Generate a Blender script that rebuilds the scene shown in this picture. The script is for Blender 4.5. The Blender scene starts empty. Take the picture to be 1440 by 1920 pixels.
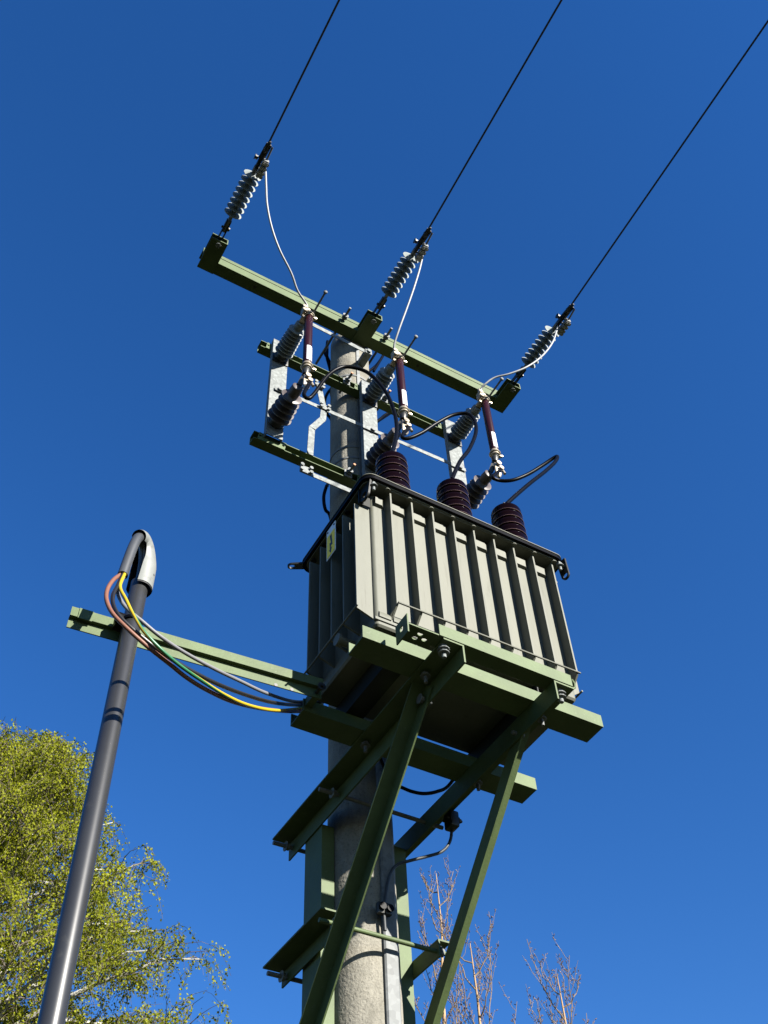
import bpy, bmesh, math, random
from mathutils import Vector, Matrix
import numpy as np
C = bpy.context.scene
COL = C.collection
# ------------------------------------------------------------------ camera, sky, sun, exposure
cam_d = bpy.data.cameras.new("camera")
cam = bpy.data.objects.new("camera", cam_d); COL.objects.link(cam)
cam_d.sensor_fit = 'HORIZONTAL'; cam_d.sensor_width = 36.0; cam_d.lens = 50.775
cam_d.clip_start = 0.05; cam_d.clip_end = 3000.0
_pitch, _az, _roll = math.radians(50.73), math.radians(32.52), math.radians(-3.306)
_f = Vector((math.cos(_pitch)*math.sin(_az), math.cos(_pitch)*math.cos(_az), math.sin(_pitch)))
_r = _f.cross(Vector((0, 0, 1))).normalized(); _u = _r.cross(_f)
_r2 = math.cos(_roll)*_r + math.sin(_roll)*_u; _u2 = -math.sin(_roll)*_r + math.cos(_roll)*_u
_m = Matrix((_r2, _u2, -_f)).transposed().to_4x4(); _m.translation = Vector((0, 0, 1.6))
cam.matrix_world = _m
C.camera = cam
C.render.resolution_x, C.render.resolution_y = 768, 1024

TO_SUN = Vector((0.35, -1.0, 0.52)).normalized()
SUN_EL = math.asin(TO_SUN.z); SUN_AZ = math.atan2(TO_SUN.x, TO_SUN.y)
sun_d = bpy.data.lights.new("sun", 'SUN'); sun_d.energy = 5.0; sun_d.angle = math.radians(0.5)
sun_d.color = (1.0, 0.955, 0.87)
sun = bpy.data.objects.new("sun", sun_d); COL.objects.link(sun)
sun.rotation_euler = TO_SUN.to_track_quat('Z', 'Y').to_euler(); sun.location = (5, -15, 20)
W = bpy.data.worlds.new("World"); C.world = W; W.use_nodes = True
wn = W.node_tree; wn.nodes.clear()
w_out = wn.nodes.new('ShaderNodeOutputWorld'); w_bg = wn.nodes.new('ShaderNodeBackground')
w_sky = wn.nodes.new('ShaderNodeTexSky'); w_sky.sky_type = 'NISHITA'; w_sky.sun_disc = False
w_sky.sun_elevation = SUN_EL; w_sky.sun_rotation = SUN_AZ
w_sky.altitude = 0.0; w_sky.air_density = 1.0; w_sky.dust_density = 0.05; w_sky.ozone_density = 5.0
w_hs = wn.nodes.new('ShaderNodeHueSaturation'); w_hs.inputs['Saturation'].default_value = 1.22; w_hs.inputs['Hue'].default_value = 0.510
wn.links.new(w_sky.outputs[0], w_hs.inputs['Color']); wn.links.new(w_hs.outputs[0], w_bg.inputs['Color'])
w_bg.inputs['Strength'].default_value = 0.051
wn.links.new(w_bg.outputs[0], w_out.inputs['Surface'])
C.view_settings.view_transform = 'Standard'; C.view_settings.look = 'None'
C.view_settings.gamma = 1.0; C.view_settings.use_curve_mapping = False
C.view_settings.exposure = 2.0
C.render.engine = 'CYCLES'

# ------------------------------------------------------------------ materials
def mat(name, col, rough=0.6, metal=0.0, vary=0.12, scale=9.0, bump=0.0, bscale=60.0, spec=0.5, coat=0.0,
        col2=None, patt='noise', stretch=(1, 1, 1), dirt=None, transl=None, dirt2=None, streak=(1, 1, 1)):
    m = bpy.data.materials.new(name); m.use_nodes = True
    nt = m.node_tree; nt.nodes.clear(); N = nt.nodes.new; L = nt.links.new
    out = N('ShaderNodeOutputMaterial'); b = N('ShaderNodeBsdfPrincipled')
    b.inputs['Roughness'].default_value = rough; b.inputs['Metallic'].default_value = metal
    b.inputs['Specular IOR Level'].default_value = spec; b.inputs['Coat Weight'].default_value = coat
    b.inputs['Coat Roughness'].default_value = 0.1
    tc = N('ShaderNodeTexCoord'); mp = N('ShaderNodeMapping'); mp.inputs['Scale'].default_value = stretch
    L(tc.outputs['Object'], mp.inputs[0])
    if patt == 'voronoi':
        t = N('ShaderNodeTexVoronoi'); t.inputs['Scale'].default_value = scale
        fac = t.outputs['Color']
    else:
        t = N('ShaderNodeTexNoise'); t.inputs['Scale'].default_value = scale; t.inputs['Detail'].default_value = 6
        t.inputs['Roughness'].default_value = 0.65
        fac = t.outputs[0]
    L(mp.outputs[0], t.inputs['Vector'])
    rp = N('ShaderNodeValToRGB')
    rp.color_ramp.elements[0].position = 0.3 if patt == 'noise' else 0.0
    rp.color_ramp.elements[1].position = 0.7 if patt == 'noise' else 1.0
    c1 = [max(0, c*(1-vary)) for c in col]; c2 = [min(1, c*(1+vary)) for c in (col2 or col)]
    rp.color_ramp.elements[0].color = (*c1, 1); rp.color_ramp.elements[1].color = (*c2, 1)
    L(fac, rp.inputs[0]); colout = rp.outputs[0]
    for dspec in (dirt, dirt2):
        if not dspec: continue
        dcol, dscale, lo, hi = dspec
        t2 = N('ShaderNodeTexNoise'); t2.inputs['Scale'].default_value = dscale; t2.inputs['Detail'].default_value = 8
        t2.inputs['Roughness'].default_value = 0.75
        if dspec is dirt2:
            mp2 = N('ShaderNodeMapping'); mp2.inputs['Scale'].default_value = streak; mp2.inputs['Location'].default_value = (3.1, 1.7, .4)
            L(tc.outputs['Object'], mp2.inputs[0]); L(mp2.outputs[0], t2.inputs['Vector'])
        else:
            L(mp.outputs[0], t2.inputs['Vector'])
        mr = N('ShaderNodeMapRange'); mr.inputs['From Min'].default_value = lo; mr.inputs['From Max'].default_value = hi
        L(t2.outputs[0], mr.inputs['Value'])
        mx = N('ShaderNodeMix'); mx.data_type = 'RGBA'
        L(mr.outputs[0], mx.inputs[0]); L(colout, mx.inputs[6]); mx.inputs[7].default_value = (*dcol, 1)
        colout = mx.outputs[2]
    L(colout, b.inputs['Base Color'])
    if bump:
        t3 = N('ShaderNodeTexNoise'); t3.inputs['Scale'].default_value = bscale; t3.inputs['Detail'].default_value = 5
        L(mp.outputs[0], t3.inputs['Vector'])
        bp = N('ShaderNodeBump'); bp.inputs['Strength'].default_value = bump; bp.inputs['Distance'].default_value = 0.01
        L(t3.outputs[0], bp.inputs['Height']); L(bp.outputs[0], b.inputs['Normal'])
    surf = b.outputs[0]
    if transl:
        tr = N('ShaderNodeBsdfTranslucent'); tr.inputs['Color'].default_value = (*transl, 1)
        ms = N('ShaderNodeMixShader'); ms.inputs[0].default_value = 0.35
        L(surf, ms.inputs[1]); L(tr.outputs[0], ms.inputs[2]); surf = ms.outputs[0]
    L(surf, out.inputs['Surface'])
    return m

M = dict(
 green=mat('green_paint', (.050, .072, .026), .60, vary=.20, scale=6, bump=.08, bscale=90, spec=.25, dirt=((.085, .105, .06), 80, .58, .70), dirt2=((.045, .026, .012), 16, .655, .72)),
 tank=mat('tank_paint', (.085, .0865, .068), .56, vary=.12, scale=5, bump=.08, bscale=60, spec=.21, stretch=(1, 1, .22), dirt=((.066, .067, .050), 26, .56, .74), dirt2=((.040, .038, .026), 18, .58, .78), streak=(2.2, 2.2, .12)),
 tank_dark=mat('shaded_tank_paint', (.008, .0085, .007), .5, vary=.1, scale=8, spec=.15),  # near-black copy of tank paint; shade on lugs and side bolts put into colour
 galv=mat('galvanised_steel', (.118, .127, .124), .6, metal=0.0, vary=.34, scale=60, patt='voronoi', bump=.06, bscale=90, spec=.15),
 galv_dull=mat('weathered_galvanised_steel', (.105, .11, .11), .6, metal=0.05, vary=.24, scale=40, patt='voronoi', bump=.05, spec=.2),
 alu=mat('aluminium', (.36, .36, .36), .35, metal=.75, vary=.12, scale=30),
 strand=mat('aluminium_strand', (.17, .175, .18), .5, metal=.1, vary=.15, scale=50, spec=.3),
 brassy=mat('tinned_copper', (.30, .255, .19), .38, metal=.55, vary=.2, scale=40),
 steel_dark=mat('dark_fitting_steel', (.032, .032, .03), .45, metal=.6, vary=.25, scale=40),
 concrete=mat('spun_concrete', (.140, .133, .110), .9, vary=.18, scale=5, bump=.45, bscale=80, spec=.15, col2=(.168, .158, .132), dirt=((.06, .055, .045), 120, .53, .66), dirt2=((.085, .08, .066), 9, .52, .74), streak=(1, 1, .25)),
 silicone=mat('grey_silicone', (.13, .146, .140), .6, vary=.10, scale=10, spec=.25),
 post_grey=mat('grey_post_insulator', (.13, .14, .137), .5, vary=.14, scale=12, spec=.3),
 post_dark=mat('dark_brown_post_insulator', (.052, .041, .038), .45, vary=.2, scale=12, spec=.35),  # darker and browner than the upper insulators
 porcelain=mat('brown_glazed_porcelain', (.0030, .0009, .0006), .07, vary=.2, scale=10, spec=.05),
 glaze_glint=mat('thin_glaze_glint', (.075, .045, .042), .3, vary=.3, scale=30, spec=.3),
 fuse=mat('fuse_glaze', (.015, .0028, .0032), .3, vary=.12, scale=10, spec=.2),
 label=mat('white_label', (.36, .36, .375), .6, vary=.04, scale=60),
 ink=mat('label_ink', (.07, .07, .09), .7, vary=.1),
 black=mat('black_rubber', (.0022, .0022, .0025), .34, vary=.2, scale=20, spec=.05),
 wire=mat('black_covered_wire', (.028, .031, .034), .5, vary=.15, scale=30, spec=.2),
 pipe=mat('dark_grey_plastic_pipe', (.0155, .0158, .0162), .33, vary=.12, scale=5, bump=.012, bscale=25, spec=.58, dirt=((.03, .03, .028), 12, .60, .8)),
 hood=mat('pale_grey_plastic', (.125, .131, .124), .5, vary=.10, scale=14, spec=.25, dirt=((.07, .07, .06), 25, .55, .75)),
 hood_in=mat('hood_inner_shade', (.003, .003, .003), .7, vary=.1),
 sheath=mat('grey_cable_sheath', (.034, .036, .038), .38, vary=.25, scale=22, stretch=(1, 1, .2), spec=.5),
 brown=mat('brown_core', (.125, .055, .036), .5, vary=.10, scale=12, spec=.2),
 blackcore=mat('black_core', (.004, .0037, .0037), .4, vary=.1, scale=12),
 greycore=mat('grey_core', (.11, .11, .117), .5, vary=.06, scale=12, spec=.2),
 yellow=mat('yellow_core', (.26, .185, .008), .5, vary=.06, scale=12, spec=.2),
 greencore=mat('green_core', (.007, .085, .03), .45, vary=.06, scale=12),
 sign=mat('warning_yellow', (.85, .58, .006), .5, vary=.06, scale=10),
 signw=mat('sign_border', (.6, .61, .61), .5, vary=.04),
 signk=mat('sign_black', (.004, .004, .004), .5, vary=.1),
 bark=mat('birch_bark', (.27, .26, .225), .85, vary=.25, scale=7, stretch=(1, 1, .5), dirt=((.04, .036, .032), 5, .58, .68)),
 twig=mat('birch_twig', (.06, .045, .03), .85, vary=.3, scale=6),
 leaf=mat('young_birch_leaf', (.112, .136, .005), .6, vary=.5, scale=1.3, col2=(.160, .168, .008), transl=(.17, .20, .008), spec=.10),
 pbark=mat('poplar_bark', (.18, .12, .07), .85, vary=.2, scale=4, col2=(.26, .16, .07), bump=.2, bscale=30),
 ptwig=mat('poplar_twig', (.135, .100, .062), .85, vary=.25, scale=4, spec=.1),
 bud=mat('poplar_bud', (.07, .045, .038), .55, vary=.3, scale=6),
 ground=mat('meadow_ground', (.016, .019, .008), .95, vary=.4, scale=.6, bump=.3, bscale=4, spec=.1),
)

# ------------------------------------------------------------------ mesh helpers (world coordinates in, local meshes out)
def loc_of(o):
    v = Vector((0, 0, 0))
    while o is not None:
        v += o.location; o = o.parent
    return v

class MB:
    def __init__(s): s.v = []; s.f = []
    def add(s, vs, fs):
        n = len(s.v); s.v += [tuple(v) for v in vs]; s.f += [[i+n for i in f] for f in fs]; return s
    def box(s, x0, x1, y0, y1, z0, z1, cut=0.0):
        if not cut:
            vs = [(x, y, z) for z in (z0, z1) for y in (y0, y1) for x in (x0, x1)]
            return s.add(vs, [(0, 2, 3, 1), (4, 5, 7, 6), (0, 1, 5, 4), (2, 6, 7, 3), (0, 4, 6, 2), (1, 3, 7, 5)])
        bm = bmesh.new(); bmesh.ops.create_cube(bm, size=1)
        bmesh.ops.scale(bm, vec=(x1-x0, y1-y0, z1-z0), verts=bm.verts)
        bmesh.ops.translate(bm, vec=((x0+x1)/2, (y0+y1)/2, (z0+z1)/2), verts=bm.verts)
        bmesh.ops.bevel(bm, geom=bm.edges[:], offset=cut, segments=2, affect='EDGES', profile=.6)
        bm.verts.index_update()
        s.add([v.co[:] for v in bm.verts], [[v.index for v in f.verts] for f in bm.faces]); bm.free(); return s
    def prism(s, prof, a, b, up):
        """extrude the 2D profile (list of (p,q)) from a to b; q runs along 'up', p along up x direction"""
        a = Vector(a); b = Vector(b); d = (b-a).normalized(); q = Vector(up); q = (q-d*q.dot(d)).normalized(); p = q.cross(d)
        n = len(prof)
        vs = [a+p*x+q*y for x, y in prof]+[b+p*x+q*y for x, y in prof]
        fs = [(i, (i+1) % n, n+(i+1) % n, n+i) for i in range(n)]+[list(range(n-1, -1, -1)), list(range(n, 2*n))]
        return s.add(vs, fs)
    def tube(s, path, r, seg=10, caps=True):
        P = [Vector(p) for p in path]; n = len(P)
        R = r if isinstance(r, (list, tuple)) else [r]*n
        t0 = (P[1]-P[0]).normalized(); q = t0.orthogonal().normalized(); vs = []
        for i in range(n):
            t = (P[min(i+1, n-1)]-P[max(i-1, 0)]).normalized()
            q = (q-t*q.dot(t)).normalized(); b = t.cross(q)
            for k in range(seg):
                a = 2*math.pi*k/seg; vs.append(P[i]+(q*math.cos(a)+b*math.sin(a))*R[i])
        fs = [(i*seg+k, i*seg+(k+1) % seg, (i+1)*seg+(k+1) % seg, (i+1)*seg+k) for i in range(n-1) for k in range(seg)]
        if caps: fs += [list(range(seg-1, -1, -1)), [(n-1)*seg+k for k in range(seg)]]
        return s.add(vs, fs)
    def lathe(s, prof, o, d, seg=24):
        """prof = [(h, r)] along direction d from o"""
        o = Vector(o); d = Vector(d).normalized(); q = d.orthogonal().normalized(); b = d.cross(q); vs = []
        for h, r in prof:
            for k in range(seg):
                a = 2*math.pi*k/seg; vs.append(o+d*h+(q*math.cos(a)+b*math.sin(a))*max(r, 1e-5))
        n = len(prof)
        fs = [(i*seg+k, i*seg+(k+1) % seg, (i+1)*seg+(k+1) % seg, (i+1)*seg+k) for i in range(n-1) for k in range(seg)]
        fs += [list(range(seg-1, -1, -1)), [(n-1)*seg+k for k in range(seg)]]
        return s.add(vs, fs)
    def cyl(s, a, b, r, seg=12): return s.tube([a, b], r, seg)
    def nut(s, c, d, r=.016, h=.014):
        c = Vector(c); d = Vector(d).normalized()
        s.tube([c-d*h/2, c+d*h/2], r, 6); return s.tube([c-d*(h/2+.003), c-d*h/2], r*1.35, 14)
    def build(s, name, m, parent=None, smooth=True):
        me = bpy.data.meshes.new(name); off = loc_of(parent) if parent else Vector((0, 0, 0))
        me.from_pydata([(x-off.x, y-off.y, z-off.z) for x, y, z in s.v], [], s.f); me.update()
        bm = bmesh.new(); bm.from_mesh(me); bmesh.ops.recalc_face_normals(bm, faces=bm.faces); bm.to_mesh(me); bm.free()
        if smooth:
            me.polygons.foreach_set('use_smooth', [True]*len(me.polygons)); me.set_sharp_from_angle(angle=math.radians(38))
        me.materials.append(M[m] if isinstance(m, str) else m)
        o = bpy.data.objects.new(name, me); COL.objects.link(o)
        if parent: o.parent = parent
        return o

def tag(o, label, cat, group=None, kind=None):
    o['label'] = label; o['category'] = cat
    if group: o['group'] = group
    if kind: o['kind'] = kind
    return o
def thing(name, loc, label, cat, group=None):
    o = bpy.data.objects.new(name, None); COL.objects.link(o); o.location = loc; o.empty_display_size = .1
    return tag(o, label, cat, group)
def dup(root, loc, label, group=None):
    r = root.copy(); COL.objects.link(r); r.location = loc; r['label'] = label
    if group: r['group'] = group
    for ch in list(root.children):
        c = ch.copy(); COL.objects.link(c); c.parent = r
        for g in list(ch.children):
            d = g.copy(); COL.objects.link(d); d.parent = c
    return r
def spline(pts, n=8):
    P = [Vector(p) for p in pts]; out = []
    for i in range(len(P)-1):
        p0, p1, p2, p3 = P[max(i-1, 0)], P[i], P[i+1], P[min(i+2, len(P)-1)]
        for k in range(n):
            t = k/n
            out.append(.5*((2*p1)+(p2-p0)*t+(2*p0-5*p1+4*p2-p3)*t*t+(3*p1-p0-3*p2+p3)*t**3))
    out.append(P[-1]); return out
def plate_mesh(outline, holes, thick):
    """flat plate in XY with round holes, as plain mesh data (verts, faces)"""
    cu = bpy.data.curves.new('plate_outline', 'CURVE'); cu.dimensions = '2D'; cu.fill_mode = 'BOTH'; cu.extrude = thick/2
    def poly(pts):
        sp = cu.splines.new('POLY'); sp.points.add(len(pts)-1)
        for p, q in zip(sp.points, pts): p.co = (q[0], q[1], 0, 1)
        sp.use_cyclic_u = True
    poly(outline)
    for cx, cy, rx, ry in holes: poly([(cx+rx*math.cos(2*math.pi*k/20), cy+ry*math.sin(2*math.pi*k/20)) for k in range(20)])
    o = bpy.data.objects.new('plate_outline', cu); COL.objects.link(o)
    me = bpy.data.meshes.new_from_object(o.evaluated_get(bpy.context.evaluated_depsgraph_get()))
    r = ([v.co.copy() for v in me.vertices], [list(p.vertices) for p in me.polygons])
    bpy.data.objects.remove(o); bpy.data.curves.remove(cu); bpy.data.meshes.remove(me)
    return r
def placed(mb, data, origin, ex, ey):
    ex = Vector(ex).normalized(); ey = Vector(ey).normalized(); ez = ex.cross(ey); o = Vector(origin)
    return mb.add([o+ex*v.x+ey*v.y+ez*v.z for v in data[0]], data[1])
def sheds(base_r, tips, h0, pitch, count, t=.006, neck=.02):
    """profile of a shed insulator along its axis"""
    prof = []
    for i in range(count):
        h = h0+i*pitch; R = tips(i/(max(1, count-1)))
        prof += [(h-pitch*.42, base_r), (h-t*1.2, base_r+.006), (h-t*.3, R*.97), (h+t*.35, R), (h+t*.8, R*.985),
                 (h+pitch*.25, base_r+.01), (h+pitch*.45, base_r)]
    return prof
L_ANGLE = lambda a, t: [(0, 0), (a, 0), (a, t), (t, t), (t, a), (0, a)]

# ------------------------------------------------------------------ ground
g = MB(); n = 40; R0 = 900.0
ring = [(0, 0, 0)]
for i in range(1, n+1):
    rr = R0*(i/n)**2.2
    for k in range(48):
        a = 2*math.pi*k/48; ring.append((rr*math.cos(a), rr*math.sin(a), 0))
fs = [(0, 1+k, 1+(k+1) % 48) for k in range(48)]
for i in range(n-1):
    for k in range(48): fs.append((1+i*48+k, 1+(i+1)*48+k, 1+(i+1)*48+(k+1) % 48, 1+i*48+(k+1) % 48))
g.add(ring, fs); go = g.build('ground', 'ground'); go['kind'] = 'structure'

# ------------------------------------------------------------------ concrete pole
PX, PY = 2.133, 3.705
pole = thing('concrete_pole', (PX, PY, 0), 'round speckled grey concrete pole that carries the transformer and crossarm', 'pole')
pm = MB().lathe([(0, .178), (2, .166), (4, .152), (6, .146), (8.5, .143), (8.835, .1425), (8.85, .135)], (PX, PY, 0), (0, 0, 1), 56)
pm.build('shaft', 'concrete', pole)
MB().prism([(-.033, 0), (-.033, .027), (-.026, .033), (.026, .033), (.033, .027), (.033, 0)], (2.170, 3.567, .3), (2.170, 3.567, 4.93), (0, -1, 0)).build('cover_strip', 'galv_dull', pole)
MB().prism([(-.012, 0), (-.012, .006), (.012, .006), (.012, 0)], (2.118, 3.562, 5.9), (2.118, 3.562, 8.62), (0, -1, 0)).build('earth_strip', 'galv_dull', pole)
for z in (7.21, 7.33, 8.20):
    MB().lathe([(0, .1462), (.001, .1487), (.017, .1487), (.018, .1462)], (PX, PY, z), (0, 0, 1), 56).build('steel_strap', 'galv_dull', pole)
    MB().box(2.19, 2.222, 3.535, 3.567, z-.003, z+.021).cyl((2.206, 3.51, z+.009), (2.206, 3.54, z+.009), .006).build('strap_buckle', 'galv', pole)

# ------------------------------------------------------------------ crossarm at the top of the pole
ca = thing('crossarm', (2.13, 3.515, 8.68), 'long green steel crossarm at the very top of the pole holding three wires', 'crossarm')
X0, X1 = .825, 3.43
MB().prism([(0, 0), (.092, 0), (.092, .007), (.008, .007), (.008, .123), (.092, .123), (.092, .13), (0, .13)], (X0, 3.47, 8.68), (X1, 3.47, 8.68), (0, 0, 1)).build('channel_beam', 'green', ca)
MB().cyl((X0+.135, 3.4705, 8.768), (X1-.135, 3.4705, 8.768), .0055, 10).build('seam_ridge', 'green', ca)
for xc in (.885, 2.130, 3.370):
    MB().box(xc-.06, xc+.06, 3.4675, 3.562, 8.670, 8.6785).build('bracket_plate', 'green', ca)
    MB().prism([(-.06, 0), (.06, 0), (.06, .008), (-.052, .008), (-.052, .062), (.06, .062), (.06, .070), (-.06, .070)], (xc, 3.305, 8.670), (xc, 3.4672, 8.670), (0, 0, 1)).build('bracket_channel', 'green', ca)
    b = MB().cyl((xc, 3.335, 8.655), (xc, 3.335, 8.755), .009).nut((xc, 3.335, 8.660), (0, 0, 1), .014, .012)
    b.tube([(xc+.005, 3.335, 8.648), (xc+.022, 3.325, 8.650)], .0025, 6).tube([(xc+.005, 3.335, 8.648), (xc+.012, 3.352, 8.650)], .0025, 6)
    b.build('clevis_pin', 'galv', ca)
for x, z in ((1.949, 8.735), (2.302, 8.735)):
    MB().cyl((x, 3.355, z), (x, 3.90, z), .0095).nut((x, 3.452, z), (0, 1, 0), .018, .016).nut((x, 3.432, z), (0, 1, 0), .018, .014).build('threaded_stud', 'galv_dull', ca)
for x in (1.25, 1.72, 2.62):
    MB().cyl((x, 3.515, 8.6786), (x, 3.515, 8.6796), .011, 16).build('bolt_hole', 'signk', ca)
for xc, s in ((.885, 1), (3.37, -1)):
    MB().cyl((xc-.03*s, 3.455, 8.71), (xc-.03*s, 3.475, 8.71), .009).nut((xc-.03*s, 3.462, 8.71), (0, 1, 0), .013, .01).build('bolt', 'galv', ca)

# ------------------------------------------------------------------ strain insulators, wires
def strain(xc, label):
    t = thing('strain_insulator', (xc, 3.30, 8.725), label, 'insulator', 'strain insulators on the crossarm')
    z = 8.725
    MB().box(xc-.018, xc-.011, 3.16, 3.36, z-.02, z+.02, .002).box(xc+.011, xc+.018, 3.16, 3.36, z-.02, z+.02, .002).cyl((xc-.03, 3.225, z), (xc+.03, 3.225, z), .009).nut((xc+.026, 3.225, z), (1, 0, 0), .014, .01).build('clevis', 'steel_dark', t)
    MB().cyl((xc, 3.255, z), (xc, 3.10, z), .0135, 14).cyl((xc, 3.16, z), (xc, 3.205, z), .019, 14).build('end_rod', 'galv_dull', t)
    prof = [(0, .014)]+sheds(.0165, lambda u: .064, .025, .0445, 8, .004)+[(.36, .014)]
    MB().lathe(prof, (xc, 3.13, z), (0, -1, 0), 32).build('shed_stack', 'silicone', t)
    MB().cyl((xc, 2.79, z), (xc, 2.70, z), .0145, 14).cyl((xc, 2.765, z), (xc, 2.72, z), .018, 14).build('end_rod', 'galv_dull', t)
    c = MB().box(xc-.013, xc+.013, 2.62, 2.735, z-.020, z+.017, .004).prism([(-.021, -.011), (.021, -.011), (.014, .016), (-.014, .016)], (xc, 2.66, z), (xc+.003, 2.545, z-.004), (0, 0, 1))
    c.lathe([(0, .016), (.015, .022), (.06, .012), (.075, .011)], (xc+.002, 2.60, z-.004), (0, -1, 0), 16)
    c.nut((xc-.03, 2.668, z+.004), (1, 0, 0), .015, .02)
    c.build('wedge_clamp', 'steel_dark', t)
    cn = MB().box(xc+.012, xc+.052, 2.635, 2.765, z-.062, z-.026, .006).cyl((xc+.032, 2.635, z-.040), (xc+.032, 2.55, z-.012), .007)
    cb = MB()
    for i, y in enumerate((2.655, 2.69, 2.725, 2.75)):
        cb.cyl((xc+.022, y, z-.085), (xc+.022, y, z-.01), .0055, 8).nut((xc+.022, y, z-.07), (0, 0, 1), .0105, .009)
        cb.cyl((xc+.045, y, z-.080), (xc+.045, y, z-.01), .0055, 8).nut((xc+.045, y, z-.066), (0, 0, 1), .0105, .009)
        cb.box(xc+.010, xc+.056, y-.006, y+.006, z-.0275, z-.02)
    k = cn.build('branch_connector', 'galv_dull', t); cb.build('connector_bolt', 'alu', k)
    return t
s0 = strain(.885, 'grey finned strain insulator at the left end of the top crossarm')
dup(s0, (2.130, 3.30, 8.725), 'grey finned strain insulator at the middle of the top crossarm above the pole')
dup(s0, (3.370, 3.30, 8.725), 'grey finned strain insulator at the right end of the top crossarm')
for xc, dx, lab in ((.885, -.0174, 'left'), (2.130, -.045, 'middle'), (3.370, -.0529, 'right')):
    P = []
    for k in range(80):
        s = k/79; y = 2.575-62*s**1.5
        u = (2.575-y)/62; P.append((xc+dx*(2.575-y), y, 8.730-4*.35*u*(1-u)))
    tag(MB().tube(P, .0068, 8).build('overhead_wire', 'wire'), lab+'most black overhead wire running up from the crossarm insulator' if lab != 'middle' else 'middle of the three black overhead wires running up from the crossarm insulator', 'wire', 'overhead wires')

# ------------------------------------------------------------------ fuse unit frame: two green channel rails
def rail(name, x0, x1, z0, z1, label):
    t = thing(name, ((x0+x1)/2, 3.53, z0), label, 'rail', 'green rails behind the fuse bases')
    MB().prism([(0, 0), (.061, 0), (.061, z1-z0), (0, z1-z0), (0, z1-z0-.006), (.055, z1-z0-.006), (.055, .006), (0, .006)], (x0, 3.501, z0), (x1, 3.501, z0), (0, 0, 1)).build('channel', 'green', t)
    return t
ru = rail('support_rail', 1.338, 2.90, 7.912, 7.985, 'upper green channel rail crossing the pole behind the three fuses')
rl = rail('support_rail', 1.350, 2.90, 6.865, 6.937, 'lower green channel rail crossing the pole just above the transformer lid')
for t, z0, z1 in ((ru, 7.912, 7.985), (rl, 6.865, 6.937)):
    for xc in (1.467, 2.14, 2.82):
        d = plate_mesh([(-.095, 0), (.085, 0), (.095, z1-z0+.0), (-.085, z1-z0+.0)], [(-.078, .04, .008, .008), (.074, .035, .008, .008)], .004)
        placed(MB(), d, (xc, 3.4985, z0), (1, 0, 0), (0, 0, 1)).build('mount_plate', 'green', t, smooth=False)
    for x in (1.985, 2.285):
        zz = (z0+z1)/2
        MB().cyl((x, 3.42, zz), (x, 3.60, zz), .0085).nut((x, 3.488, zz), (0, 1, 0), .017, .015).nut((x, 3.470, zz), (0, 1, 0), .016, .012).box(x-.026, x+.026, 3.494, 3.4985, z0+.004, z1-.004).build('rail_bolt', 'galv_dull', t)
        MB().cyl((x, 3.413, zz), (x, 3.4195, zz), .0088, 10).build('bolt_tip', mat('rust', (.32, .14, .07), .8), t)

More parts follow.
